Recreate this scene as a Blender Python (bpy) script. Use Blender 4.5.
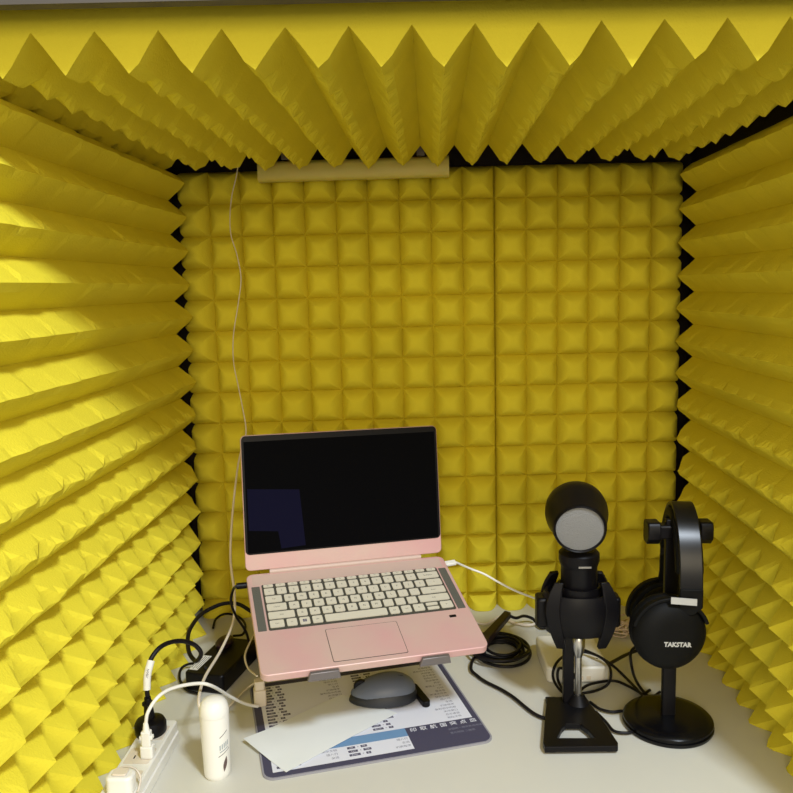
import bpy, bmesh, math, random
from math import sin, cos, pi, sqrt, radians
from mathutils import Vector, Matrix
random.seed(7)
for o in list(bpy.data.objects): bpy.data.objects.remove(o)
sc = bpy.context.scene
COL = sc.collection

# ------------------------------------------------------------------ camera
FPX = 797.975
YAW, PIT, ROL = -0.0449361, 0.1359414, -0.0242337
EYE = Vector((0, 0, 1.385))
DESK = 0.75
fw = Vector((sin(YAW)*cos(PIT), cos(YAW)*cos(PIT), -sin(PIT)))
r0 = Vector((cos(YAW), -sin(YAW), 0)); u0 = r0.cross(fw)
rt = r0*cos(ROL)+u0*sin(ROL); up = u0*cos(ROL)-r0*sin(ROL)
cd = bpy.data.cameras.new('camera'); cam = bpy.data.objects.new('camera', cd); COL.objects.link(cam)
cam.matrix_world = Matrix(((rt.x, up.x, -fw.x, EYE.x), (rt.y, up.y, -fw.y, EYE.y), (rt.z, up.z, -fw.z, EYE.z), (0, 0, 0, 1)))
cd.sensor_width = 36; cd.lens = 36*FPX/793; cd.clip_start = .02
sc.camera = cam

# ------------------------------------------------------------------ light
w = bpy.data.worlds.new('world'); sc.world = w; w.use_nodes = True
bg = w.node_tree.nodes['Background']; bg.inputs[0].default_value = (1.0, .92, .80, 1); bg.inputs[1].default_value = .72
def area(name, loc, target, sx, sy, power, color):
    l = bpy.data.lights.new(name, 'AREA'); l.shape = 'RECTANGLE'; l.size = sx; l.size_y = sy; l.energy = power; l.color = color
    o = bpy.data.objects.new(name, l); COL.objects.link(o); o.location = loc
    o.rotation_euler = (Vector(target)-Vector(loc)).to_track_quat('-Z', 'Y').to_euler()
    return o
area('room_ceiling_lamp', (.85, -.55, 3.05), (0, 1.1, .9), .34, .34, 56, (.90, 1, 1.12))
area('added_fill_light', (.15, -2.3, 1.95), (0, 1.4, 1.2), 1.5, 1.2, 38, (1, .86, .60))  # warm fill added behind the camera to brighten the back foam
sc.view_settings.view_transform = 'Standard'; sc.view_settings.look = 'None'
sc.view_settings.exposure = 0.0; sc.view_settings.gamma = 1; sc.view_settings.use_curve_mapping = False

# ------------------------------------------------------------------ helpers
def ray(px, py): return fw*FPX + rt*(px-396.5) - up*(py-396.5)
def atZ(px, py, h=0.0):            # point of that sight line at height h over the desk
    d = ray(px, py); return EYE + d*((DESK+h-EYE.z)/d.z)
def atY(px, py, Y):
    d = ray(px, py); return EYE + d*(Y/d.y)
def lin(r, g, b):
    f = lambda c: (c/255/12.92) if c/255 <= .04045 else ((c/255+.055)/1.055)**2.4
    return (f(r), f(g), f(b), 1)
MATS = {}
def mat(name, col, rough=.5, metal=0, noise=0, nscale=30, bump=0, bscale=200, spec=.5, trans=0, coat=0, subs=0, col2=None):
    if name in MATS: return MATS[name]
    m = bpy.data.materials.new(name); m.use_nodes = True; nt = m.node_tree; b = nt.nodes['Principled BSDF']
    b.inputs['Base Color'].default_value = col; b.inputs['Roughness'].default_value = rough; b.inputs['Metallic'].default_value = metal
    b.inputs['Specular IOR Level'].default_value = spec; b.inputs['Transmission Weight'].default_value = trans; b.inputs['Coat Weight'].default_value = coat
    if subs: b.inputs['Subsurface Weight'].default_value = subs; b.inputs['Subsurface Scale'].default_value = .01
    tc = nt.nodes.new('ShaderNodeTexCoord')
    if noise or col2:
        n = nt.nodes.new('ShaderNodeTexNoise'); n.inputs['Scale'].default_value = nscale; n.inputs['Detail'].default_value = 5
        nt.links.new(tc.outputs['Object'], n.inputs['Vector'])
        r = nt.nodes.new('ShaderNodeValToRGB'); r.color_ramp.elements[0].position = .35; r.color_ramp.elements[1].position = .65
        c2 = col2 or tuple(max(0, c*(1-noise)) for c in col[:3])+(1,)
        r.color_ramp.elements[0].color = c2; r.color_ramp.elements[1].color = col
        nt.links.new(n.outputs['Fac'], r.inputs['Fac']); nt.links.new(r.outputs['Color'], b.inputs['Base Color'])
    if bump:
        n2 = nt.nodes.new('ShaderNodeTexNoise'); n2.inputs['Scale'].default_value = bscale; n2.inputs['Detail'].default_value = 3
        nt.links.new(tc.outputs['Object'], n2.inputs['Vector'])
        bp = nt.nodes.new('ShaderNodeBump'); bp.inputs['Strength'].default_value = bump; bp.inputs['Distance'].default_value = .002
        nt.links.new(n2.outputs['Fac'], bp.inputs['Height']); nt.links.new(bp.outputs['Normal'], b.inputs['Normal'])
    MATS[name] = m; return m

FOAM = mat('yellow_foam', (.82, .70, .048, 1), .95, noise=.07, nscale=9, bump=.35, bscale=420, spec=.1)
BOARD = mat('dark_board', (.020, .010, .010, 1), .7, noise=.3, nscale=20)
TOPB = mat('grey_board', lin(84, 78, 72), .6, noise=.1, nscale=14)
FLOORM = mat('floor', lin(95, 85, 78), .5, noise=.2, nscale=8)
DESKM = mat('desk_laminate', lin(213, 211, 199), .42, noise=.03, nscale=6, bump=.05, bscale=300)
BLACK = mat('black_plastic', (.004, .0035, .0045, 1), .4, spec=.2)
MATTE = mat('black_matte', (.003, .003, .003, 1), .6, spec=.15)
GLOSSB = mat('black_gloss', (.003, .003, .004, 1), .25, spec=.25)
RUBBER = mat('black_rubber', (.006, .005, .007, 1), .45, spec=.25)
WHITE = mat('white_plastic', lin(238, 236, 228), .38)
CREAM = mat('cream_plastic', lin(226, 214, 196), .45)
SILVER = mat('silver_metal', lin(200, 198, 194), .28, metal=1)
GREYM = mat('grey_metal', lin(128, 121, 121), .42, metal=.6)
PINK = mat('rose_metal', lin(212, 166, 164), .42, metal=.15, col2=lin(208, 178, 168), nscale=11)  # beige mottling in the colour imitates patchy reflections on the metal
DECK = mat('rose_beige', lin(200, 176, 164), .55, metal=.1)
KEYM = mat('key_greige', lin(206, 200, 182), .55)
LEG = mat('key_legend', lin(84, 80, 74), .6)
BED = mat('keyboard_bed', lin(66, 65, 57), .6)
GRILLE = mat('speaker_grille', lin(92, 92, 84), .6, bump=.6, bscale=900)
SCREEN = mat('screen_glass', (.001, .001, .0015, 1), .06, spec=.05)
PADM = mat('pad_cloth', lin(70, 68, 90), .8, bump=.3, bscale=900)
PADE = mat('pad_edge', lin(150, 148, 155), .8)
PWHITE = mat('pad_white', lin(226, 228, 236), .7)
PBLUE = mat('pad_blue', lin(110, 150, 190), .7)
PTEXT = mat('pad_text', lin(130, 130, 145), .7)
PTAG = mat('pad_tag', lin(82, 79, 102), .7)
PAPER = mat('paper', lin(234, 238, 236), .7, noise=.02, nscale=12)
MOUSE = mat('mouse_grey', lin(104, 113, 130), .42)
MOUSED = mat('mouse_dark', lin(38, 42, 50), .5)
MESHG = mat('mic_mesh', lin(148, 148, 148), .55, metal=.3, bump=1.0, bscale=900)
LEATHER = mat('band_leather', (.004, .004, .005, 1), .3, spec=.35)
TUBEM = mat('tube_diffuser', lin(212, 198, 108), .4, subs=.2)

class MB:
    """collects shapes, then links them as ONE mesh object"""
    def __init__(s): s.v = []; s.f = []; s.m = []
    def add(s, vs, fs, mi=0, M=None):
        k = len(s.v); s.v += [tuple((M @ Vector(v)) if M else v) for v in vs]
        s.f += [tuple(i+k for i in f) for f in fs]; s.m += [mi]*len(fs); return s
    def box(s, c, d, mi=0, M=None):
        x, y, z = c; a, b, e = d[0]/2, d[1]/2, d[2]/2
        vs = [(x+i*a, y+j*b, z+k*e) for i in (-1, 1) for j in (-1, 1) for k in (-1, 1)]
        return s.add(vs, [(0, 1, 3, 2), (4, 6, 7, 5), (0, 4, 5, 1), (2, 3, 7, 6), (0, 2, 6, 4), (1, 5, 7, 3)], mi, M)
    def prism(s, poly, z0, z1, mi=0, M=None):
        n = len(poly)
        if sum(poly[i][0]*poly[(i+1) % n][1]-poly[(i+1) % n][0]*poly[i][1] for i in range(n)) < 0: poly = poly[::-1]
        vs = [(p[0], p[1], z0) for p in poly]+[(p[0], p[1], z1) for p in poly]
        fs = [tuple(range(n))[::-1], tuple(range(n, 2*n))]+[(i, (i+1) % n, n+(i+1) % n, n+i) for i in range(n)]
        return s.add(vs, fs, mi, M)
    def lathe(s, prof, n=40, mi=0, M=None, sx=1, sy=1):
        """prof: (radius, z) pairs; closed with caps where radius 0"""
        vs = []; fs = []; rows = []
        for r, z in prof:
            if r < 1e-7: rows.append([len(vs)]); vs.append((0, 0, z))
            else:
                rows.append(list(range(len(vs), len(vs)+n)))
                vs += [(r*cos(2*pi*i/n)*sx, r*sin(2*pi*i/n)*sy, z) for i in range(n)]
        for a, b in zip(rows, rows[1:]):
            for i in range(n):
                j = (i+1) % n
                if len(a) == 1 and len(b) == 1: continue
                if len(a) == 1: fs.append((a[0], b[j], b[i]))
                elif len(b) == 1: fs.append((a[i], a[j], b[0]))
                else: fs.append((a[i], a[j], b[j], b[i]))
        return s.add(vs, fs, mi, M)
    def cyl(s, r, z0, z1, n=32, mi=0, M=None, ch=0):
        p = [(0, z0), (r-ch, z0), (r, z0+ch), (r, z1-ch), (r-ch, z1), (0, z1)] if ch else [(0, z0), (r, z0), (r, z1), (0, z1)]
        return s.lathe(p, n, mi, M)
    def tube(s, pts, r, n=10, mi=0, M=None, smooth=8, closed=False, flat=1.0):
        P = [Vector(p) for p in pts]
        if smooth and len(P) > 2: P = catmull(P, smooth, closed)
        T = []
        for i in range(len(P)):
            a = P[(i+1) % len(P)] if (closed or i+1 < len(P)) else P[i]; b = P[i-1] if (closed or i > 0) else P[i]
            T.append((a-b).normalized())
        ref = Vector((0, 0, 1)) if abs(T[0].z) < .9 else Vector((1, 0, 0))
        N = (ref-T[0]*ref.dot(T[0])).normalized(); vs = []; fs = []
        for i, p in enumerate(P):
            N = (N-T[i]*N.dot(T[i])).normalized(); B = T[i].cross(N)
            rr = r(i/(len(P)-1)) if callable(r) else r
            vs += [p+(N*cos(2*pi*k/n)*flat+B*sin(2*pi*k/n))*rr for k in range(n)]
        L = len(P)
        for i in range(L if closed else L-1):
            for k in range(n):
                a = i*n+k; b = i*n+(k+1) % n; c = ((i+1) % L)*n+(k+1) % n; d = ((i+1) % L)*n+k
                fs.append((a, b, c, d))
        if not closed: fs += [tuple(range(n))[::-1], tuple(range((L-1)*n, L*n))]
        return s.add([tuple(v) for v in vs], fs, mi, M)
    def sweep(s, P, U, wd, th, mi=0, M=None):
        """rectangular strip along points P; U = width directions"""
        vs = []; fs = []; L = len(P)
        for i in range(L):
            t = (Vector(P[min(i+1, L-1)])-Vector(P[max(i-1, 0)])).normalized(); u = Vector(U if not isinstance(U, list) else U[i]).normalized(); n = t.cross(u)
            W = wd(i/(L-1)) if callable(wd) else wd
            for a, b in ((-1, -1), (1, -1), (1, 1), (-1, 1)): vs.append(tuple(Vector(P[i])+u*a*W/2+n*b*th/2))
        for i in range(L-1):
            for k in range(4): fs.append((i*4+k, i*4+(k+1) % 4, (i+1)*4+(k+1) % 4, (i+1)*4+k))
        fs += [(3, 2, 1, 0), tuple((L-1)*4+k for k in range(4))]
        return s.add(vs, fs, mi, M)
    def text(s, body, size, M, mi=0, ext=.0001, align='CENTER', bold=0):
        c = bpy.data.curves.new('t', 'FONT'); c.body = body; c.size = size; c.extrude = ext; c.align_x = align; c.align_y = 'CENTER'; c.resolution_u = 1; c.offset = bold
        o = bpy.data.objects.new('t', c); COL.objects.link(o); bpy.context.view_layer.update()
        me = bpy.data.meshes.new_from_object(o.evaluated_get(bpy.context.evaluated_depsgraph_get()))
        s.add([tuple(v.co) for v in me.vertices], [tuple(p.vertices) for p in me.polygons], mi, M)
        bpy.data.objects.remove(o); bpy.data.curves.remove(c); bpy.data.meshes.remove(me); return s
    def mesh(s, name, mats, smooth=None):
        me = bpy.data.meshes.new(name); me.from_pydata(s.v, [], s.f); me.validate()
        for m in (mats if isinstance(mats, (list, tuple)) else [mats]): me.materials.append(m)
        if len(me.polygons) == len(s.m): me.polygons.foreach_set('material_index', s.m)
        bm = bmesh.new(); bm.from_mesh(me); bmesh.ops.recalc_face_normals(bm, faces=bm.faces); bm.to_mesh(me); bm.free()
        if smooth is not None:
            me.shade_smooth(); me.set_sharp_from_angle(angle=radians(smooth))
        return me
    def build(s, name, mats, parent=None, smooth=None, bevel=0, seg=2, origin=None):
        if parent is None and origin is None:
            n = len(s.v); origin = (sum(v[0] for v in s.v)/n, sum(v[1] for v in s.v)/n, min(v[2] for v in s.v))
        if origin is not None: s.v = [(v[0]-origin[0], v[1]-origin[1], v[2]-origin[2]) for v in s.v]
        o = bpy.data.objects.new(name, s.mesh(name, mats, smooth)); COL.objects.link(o)
        if origin is not None: o.location = origin
        if parent: o.parent = parent
        if bevel:
            b = o.modifiers.new('bevel', 'BEVEL'); b.width = bevel; b.segments = seg; b.limit_method = 'ANGLE'; b.angle_limit = radians(35)
            if smooth is None: o.data.shade_smooth(); o.data.set_sharp_from_angle(angle=radians(50))
        return o
def catmull(P, k, closed=False):
    out = []; n = len(P); rng = n if closed else n-1
    for i in range(rng):
        if closed: p0, p1, p2, p3 = P[i-1], P[i], P[(i+1) % n], P[(i+2) % n]
        else:
            p1, p2 = P[i], P[i+1]; p0 = P[i-1] if i else p1*2-p2; p3 = P[i+2] if i+2 < n else p2*2-p1
        for j in range(k):
            t = j/k; out.append(.5*((2*p1)+(p2-p0)*t+(2*p0-5*p1+4*p2-p3)*t*t+(3*p1-p0-3*p2+p3)*t**3))
    if not closed: out.append(P[-1])
    return out
def tag(o, label=None, cat=None, group=None, kind=None):
    if label: o['label'] = label
    if cat: o['category'] = cat
    if group: o['group'] = group
    if kind: o['kind'] = kind
    return o
def thing(name, label, cat, loc, mw=None, group=None, rz=0):
    o = bpy.data.objects.new(name, None); COL.objects.link(o); o.empty_display_size = .03
    if mw: o.matrix_world = mw
    else: o.location = loc; o.rotation_euler = (0, 0, rz)
    return tag(o, label, cat, group)
T = Matrix.Translation
def R(a, ax): return Matrix.Rotation(a, 4, ax)
def frame(o, x, y, z): return Matrix(((x.x, y.x, z.x, o.x), (x.y, y.y, z.y, o.y), (x.z, y.z, z.z, o.z), (0, 0, 0, 1)))
def rrect(x0, y0, x1, y1, r, n=5):
    out = []
    for cx, cy, a in ((x1-r, y1-r, 0), (x0+r, y1-r, pi/2), (x0+r, y0+r, pi), (x1-r, y0+r, 3*pi/2)):
        out += [(cx+r*cos(a+pi/2*i/n), cy+r*sin(a+pi/2*i/n)) for i in range(n+1)]
    return out
SH = .053                                     # the booth stands slightly askew: depth grows to the right
def sk(x, y, z): return (x, y+SH*x, z)

# ------------------------------------------------------------------ booth shell
def struct(name, mb, m, bevel=0): return tag(mb.build(name, m, bevel=bevel), kind='structure')
def skbox(x0, x1, y0, y1, z0, z1): return MB().add([sk(x, y, z) for x in (x0, x1) for y in (y0, y1) for z in (z0, z1)],
    [(0, 1, 3, 2), (4, 6, 7, 5), (0, 4, 5, 1), (2, 3, 7, 6), (0, 2, 6, 4), (1, 5, 7, 3)])
E = EYE.z
tag(skbox(-.505, .520, .738, .752, E+.2515, E+.300).build('trim_1', TOPB), kind='structure')
struct('floor', MB().box((0, 0, -.01), (7, 7, .02)), FLOORM)
struct('wall_left', skbox(-.505, -.487, .70, 1.60, 0, E+.268), BOARD)
struct('wall_right', skbox(.502, .520, .70, 1.60, 0, E+.268), BOARD)
struct('wall_back', skbox(-.487, .502, 1.56, 1.578, 0, E+.268), BOARD)
struct('ceiling', skbox(-.505, .520, .768, 1.60, E+.2685, E+.300), TOPB)

CELL = .059
def foam(name, label, fr, u0, u1, uo, v0, v1, vo, amp, base, seed, sub=6, sad=lambda v: 0, along='', power=1.06, smooth=None):
    """eggcrate sheet of square pyramids; fr(u, v, h) gives the world point, h measured out of the base"""
    rnd = random.Random(seed)
    def ticks(a, b, o):
        s = CELL/sub; k0 = math.ceil((a-o)/s-1e-6); k1 = math.floor((b-o)/s+1e-6)
        t = [o+k*s for k in range(k0, k1+1)]
        if t[0]-a > 1e-4: t = [a]+t
        if b-t[-1] > 1e-4: t = t+[b]
        return t
    U, V = ticks(u0, u1, uo), ticks(v0, v1, vo); J = {}
    def h(u, v):
        cu, cv = math.floor((u-uo)/CELL+1e-5), math.floor((v-vo)/CELL+1e-5)
        if (cu, cv) not in J: J[cu, cv] = (rnd.uniform(.94, 1.03), rnd.uniform(-.05, .05), rnd.uniform(-.05, .05))
        a = (u-uo)/CELL-cu-.5; b = (v-vo)/CELL-cv-.5; k, jx, jy = J[cu, cv]
        if (abs(a) > .4999 and along != 'u') or (abs(b) > .4999 and along != 'v'): return 0
        a -= jx*(1-2*abs(a)); b -= jy*(1-2*abs(b))
        ta, tb = 1-2*abs(a), 1-2*abs(b)
        q = sad(v)
        if along == 'u': ta = q+(1-q)*ta
        if along == 'v': tb = q+(1-q)*tb
        t = max(0, min(ta, tb))
        return amp*k*(1-(1-t)**3.2 if power < 1 else t**power)
    nu, nv = len(U), len(V); mb = MB(); vs = []; fs = []
    for v in V:
        for u in U: vs.append(tuple(fr(u, v, base+h(u, v))))
    for j in range(nv-1):
        for i in range(nu-1):
            a = j*nu+i; b = a+1; c = a+nu+1; d = a+nu
            mu = ((U[i]+U[i+1])/2-uo)/CELL % 1-.5; mv = ((V[j]+V[j+1])/2-vo)/CELL % 1-.5
            fs += [(a, b, c), (a, c, d)] if mu*mv > 0 else [(a, b, d), (b, c, d)]
    # back and rim
    rim = [i for i in range(nu)]+[j*nu+nu-1 for j in range(1, nv)]+[(nv-1)*nu+i for i in range(nu-2, -1, -1)]+[j*nu for j in range(nv-2, 0, -1)]
    uv = [(U[k % nu], V[k//nu]) for k in rim]; k0 = len(vs)
    vs += [tuple(fr(u, v, 0)) for u, v in uv]; n = len(rim)
    fs += [(rim[i], k0+i, k0+(i+1) % n, rim[(i+1) % n]) for i in range(n)]+[tuple(range(k0, k0+n))]
    mb.add(vs, fs)
    return tag(mb.build(name, FOAM, smooth=smooth), label, 'foam panel', 'acoustic foam panels lining the booth')
Z0 = E-.635+.0005
# side foams: u = depth, v = height
SIDE = lambda z: .08+.80*min(1, max(0, (z-E+.46)/.30))      # ridges run on higher up, sharper points low down
YF, YB = 1.455-12*CELL, 1.455
foam('acoustic_foam_panel', 'yellow pyramid foam covering the left side of the booth, brightly lit at the front', lambda u, v, h: Vector(sk(-.485+h, u, v)), YF, YB, YB, Z0, E+.2035, E+.0438, .0365, .024, 1, sad=SIDE, along='u')
foam('acoustic_foam_panel', 'yellow pyramid foam covering the right side of the booth beside the headphones', lambda u, v, h: Vector(sk(.500-h, u, v)), YF, YB, YB, Z0, E+.2035, E+.0382, .0365, .022, 2, sad=SIDE, along='u')
# back foams: u = x, v = height
YV = 1.5296
foam('acoustic_foam_panel', 'wider yellow foam panel on the back wall, behind the laptop', lambda u, v, h: Vector(sk(u, YV+.024-h, v)), -.459, .122, .122, Z0, E+.2196, E+.1606, .035, .024, 3, sub=12, power=.5, smooth=28)
foam('acoustic_foam_panel', 'narrower yellow foam panel on the back wall, behind the microphone', lambda u, v, h: Vector(sk(u, YV+.024-h, v)), .1232, .470, .1232, Z0, E+.2196, E+.1606, .035, .024, 4, sub=12, power=.5, smooth=28)
foam('acoustic_foam_panel', 'yellow pyramid foam hanging point-down from the top of the booth', lambda u, v, h: Vector(sk(u, v, E+.2665-h)), -.4845, .4595, -.0715, .785, .785+11*CELL, .785, .0420, .024, 5, sad=lambda v: 1 if v < .785+CELL/2 else .72, along='v')

# ------------------------------------------------------------------ desk
dk = thing('desk', 'pale greige laminate desk top filling the bottom of the booth', 'desk', (0, 1.1, 0))
tb = MB(); tb.v = skbox(-.486, .501, .55, 1.558, DESK-.028, DESK).v; tb.f = skbox(0, 1, 0, 1, 0, 1).f; tb.m = [0]*6
tb.v = [(x, y-1.1, z) for x, y, z in tb.v]
tb.build('desk_top', DESKM, dk, bevel=.002)
for x in (-.44, .45):
    for y in (-.46, .40): MB().box((x, y, (DESK-.028)/2), (.04, .04, DESK-.028)).build('leg', GREYM, dk)

# ------------------------------------------------------------------ LED tube under the top
lt = thing('light_tube', 'unlit cream tube lamp fixed under the booth top at the back', 'lamp', sk(-.1325, 1.4655, E+.2665))
mb = MB(); mb.prism(rrect(-.0150, -.0175, .0150, .0175, .009), -.165, .165, 0, T((0, 0, -.057)) @ R(radians(90), 'Y') @ R(radians(90), 'Z'))
mb.build('diffuser', TUBEM, lt, smooth=40)
for s in (-1, 1):
    MB().prism(rrect(-.0156, -.0181, .0156, .0181, .009), -.004, .004, 0, T((s*.1655, 0, -.057)) @ R(radians(90), 'Y') @ R(radians(90), 'Z')).build('end_cap', TUBEM, lt, smooth=40)
    MB().box((s*.12, 0, -.018), (.014, .02, .040)).build('bracket', GREYM, lt)

# ------------------------------------------------------------------ laptop
LO = Vector((-.1417, 1.2326, -.4414))+EYE
LR = Vector((.9522, .3049, -.0178)).normalized(); LF = Vector((.2871, -.9136, -.288)); LN = LR.cross(-LF).normalized(); LF = -(LN.cross(LR))
# local axes: x right, y back, z deck normal, origin mid hinge on the deck surface
LM = frame(LO, LR, -LF, LN)
lap = thing('laptop', 'open rose pink laptop with greige keys and a dark screen, raised on a stand', 'laptop', None, LM)
W2 = .161; DP = .222; TH = .0115
MB().prism(rrect(-W2, -DP, W2, 0, .011, 6), -TH, 0).build('base', PINK, lap, bevel=.0012)
mb = MB(); mb.box((0, -.017, .0002), (.306, .024, .0004)); mb.build('hinge_deck', DECK, lap)
kb = MB().prism(rrect(-.1405, -.1355, .1410, -.0300, .003), 0, .0005).build('keyboard', BED, lap)
PW = .2795/15; X0 = -.1398
def key(x, y, wd, dp, txt, tsize=.0052):
    k = MB(); k.prism(rrect(-wd/2+.0019, -dp/2+.0019, wd/2-.0019, dp/2-.0019, .0018, 3), 0, .0014)
    if txt: k.text(txt, tsize, T((0, 0, .00146)), 1, ext=.00004)
    o = bpy.data.objects.new('key', k.mesh('key', [KEYM, LEG])); COL.objects.link(o); o.parent = kb; o.location = (x, y, .0005)
rows = [
 (-.0490, PW, [('~', 1)]+[(c, 1) for c in '1234567890-=']+[('Backspace', 2)]),
 (-.0490-PW, PW, [('Tab', 1.5)]+[(c, 1) for c in 'QWERTYUIOP[]']+[('\\', 1.5)]),
 (-.0490-2*PW, PW, [('CapsLk', 1.75)]+[(c, 1) for c in "ASDFGHJKL;'"]+[('Enter', 2.25)]),
 (-.0490-3*PW, PW, [('Shift', 2.25)]+[(c, 1) for c in 'ZXCVBNM,./']+[('Shift', 2.75)]),
 (-.0490-4*PW, PW, [('Ctrl', 1.3), ('Fn', 1), ('win', 1), ('Alt', 1), ('', 5.2), ('Alt', 1), ('Ctrl', 1), ('<', 1.1), ('ud', 1.2), ('>', 1.2)])]
fr = ['Esc']+['F%d' % i for i in range(1, 13)]+['Ins', 'Del']
for i, t in enumerate(fr): key(X0+(i+.5)*PW, -.0350, PW, .0096, t, .003)
for y, d, ks in rows:
    x = X0
    for t, wd in ks:
        cx = x+wd*PW/2
        if t == 'ud':
            key(cx, y+PW*.25, wd*PW, PW/2+.0004, ''); key(cx, y-PW*.25, wd*PW, PW/2+.0004, '')
        elif t == 'win':
            k = MB(); k.prism(rrect(-wd*PW/2+.0019, -d/2+.0019, wd*PW/2-.0019, d/2-.0019, .0018, 3), 0, .0014)
            for a in (-1, 1):
                for b in (-1, 1): k.box((a*.0015, b*.0015, .00146), (.0026, .0026, .0001), 1)
            o = bpy.data.objects.new('key', k.mesh('key', [KEYM, PTAG])); COL.objects.link(o); o.parent = kb; o.location = (cx, y, .0005)
        else: key(cx, y, wd*PW, d, t, .0052 if len(t) == 1 else .0034)
        x += wd*PW
for s in (-1, 1): MB().prism(rrect(s*.1495-.0062, -.1350, s*.1495+.0062, -.0330, .001), 0, .0004).build('speaker_grille', GRILLE, lap)
mb = MB(); mb.prism(rrect(-.0625, -.2135, .0435, -.1465, .0025), 0, .00035, 1); mb.prism(rrect(-.0617, -.2127, .0427, -.1473, .0022), .0002, .0006, 0)
mb.build('touchpad', [PINK, BED], lap)
MB().prism(rrect(.1245, -.1525, .1350, -.1475, .001), 0, .0005).build('fingerprint_reader', BLACK, lap)
# lid
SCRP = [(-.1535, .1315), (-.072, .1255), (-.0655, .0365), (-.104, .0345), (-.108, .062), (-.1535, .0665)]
REFL = mat('painted_reflection', (.002, .002, .006, 1), .1, spec=.05)  # faint navy glow painted on the screen in place of a reflection
REFL.node_tree.nodes['Principled BSDF'].inputs['Emission Color'].default_value = (.003, .0027, .011, 1); REFL.node_tree.nodes['Principled BSDF'].inputs['Emission Strength'].default_value = 1
la = 24.665
LD = Matrix.Translation((0, .001, .0015)) @ R(radians(90-la), 'X')     # lid local: y up along the lid, z towards the user
mb = MB(); mb.prism(rrect(-W2, .0035, W2, .2155, .008, 6), -.0055, 0, 0, LD); lid = mb.build('lid', PINK, lap, bevel=.001)
mb = MB(); mb.prism(rrect(-W2+.0012, .0285, W2-.0012, .2143, .007, 6), 0, .0007, 0, LD); bz = mb.build('screen_bezel', BLACK, lid)
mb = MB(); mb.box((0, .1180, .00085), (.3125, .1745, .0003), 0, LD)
mb.add([(x, y, .00105) for x, y in SCRP], [tuple(range(len(SCRP)))], 1, LD); mb.build('screen', [SCREEN, REFL], lid)
mb = MB(); mb.cyl(.0016, .0006, .0011, 16, 0, LD @ T((.005, .2105, 0))); mb.build('webcam', GLOSSB, lid)
mb = MB(); mb.tube([(-.124, .0015, .0008), (.124, .0015, .0008)], .0042, 16, smooth=0); mb.build('hinge', DECK, lap, smooth=60)

# laptop stand
ls = thing('laptop_stand', 'folding grey metal stand holding up the pink laptop', 'stand', (LO.x, LO.y, DESK), rz=math.atan2(LR.y, LR.x))
SI = ls.matrix_basis.inverted()  # world -> stand
def inst(u, v, n): return SI @ (LM @ Vector((u, v, n)))
bpy.context.view_layer.update(); SI = ls.matrix_world.inverted()
for s, uc in ((-1, -.0770), (1, .0796)):
    mb = MB()
    A = lambda u, v, n: tuple(inst(u, v, n))
    # rail under the base, front lip turned up
    y0, y1 = -DP-.0035, -.02
    mb.add([A(uc+a, y, n) for a in (-.012, .012) for y in (y0, y1) for n in (-TH-.0035, -TH-.0006)], [(0, 1, 3, 2), (4, 6, 7, 5), (0, 4, 5, 1), (2, 3, 7, 6), (0, 2, 6, 4), (1, 5, 7, 3)])
    mb.build('rail', GREYM, ls, bevel=.0006)
    mb = MB(); mb.add([A(uc+a*k, y, n) for a in (-1, 1) for y in (y0-.003, y0+.0022) for n, k in ((-TH-.0035, .023), (-.0015, .0195))], [(0, 1, 3, 2), (4, 6, 7, 5), (0, 4, 5, 1), (2, 3, 7, 6), (0, 2, 6, 4), (1, 5, 7, 3)])
    mb.build('front_lip', GREYM, ls, bevel=.0008)
    # support arm from the rail down to the foot, and the flat foot
    p0 = inst(uc, -.15, -TH-.004); p1 = Vector((s*.128, .085, .012))
    p2 = inst(uc, -.03, -TH-.004)
    MB().sweep([p0, p1], (1, 0, 0), .016, .004).build('arm', GREYM, ls)
    MB().sweep([p2, Vector((s*.128, .10, .012))], (1, 0, 0), .012, .004).build('arm', GREYM, ls)
    MB().prism(rrect(s*.130-.012, .045, s*.130+.012, .19, .006), .0005, .012).build('foot', GREYM, ls, bevel=.001)
MB().box((0, .16, .0065), (.24, .020, .006)).build('cross_bar', GREYM, ls, bevel=.001)
mb = MB(); a = inst(0, -.06, -TH-.0055); mb.box(tuple(a), (.17, .03, .003)); mb.build('cross_plate', GREYM, ls)

# ------------------------------------------------------------------ mouse pad
PA = radians(16.9); bl = atZ(263.5, 780.5, .003)
PM = T((bl.x, bl.y, DESK)) @ R(PA, 'Z'); PI_ = PM.inverted(); PL, PH = .322, .262
pad = thing('mouse_pad', 'navy bordered mouse pad printed with shortcut tables in front of the laptop', 'mouse pad', None, PM)
MB().prism(rrect(0, 0, PL, PH, .016, 6), .0004, .0028).build('pad_base', PADE, pad)
MB().prism(rrect(.0025, .0025, PL-.0025, PH-.0025, .014, 6), .0026, .0034).build('pad_surface', PADM, pad)
def pz(px, py): v = PI_ @ atZ(px, py, .003); return v.x, v.y
ur = pz(472, 717)[0]; us = pz(409, 736)[0]; vt = pz(472, 718.5)[1]; vb1 = pz(409, 736)[1]; vlo = .0125; ul = .0135; vup = PH-.014
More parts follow.
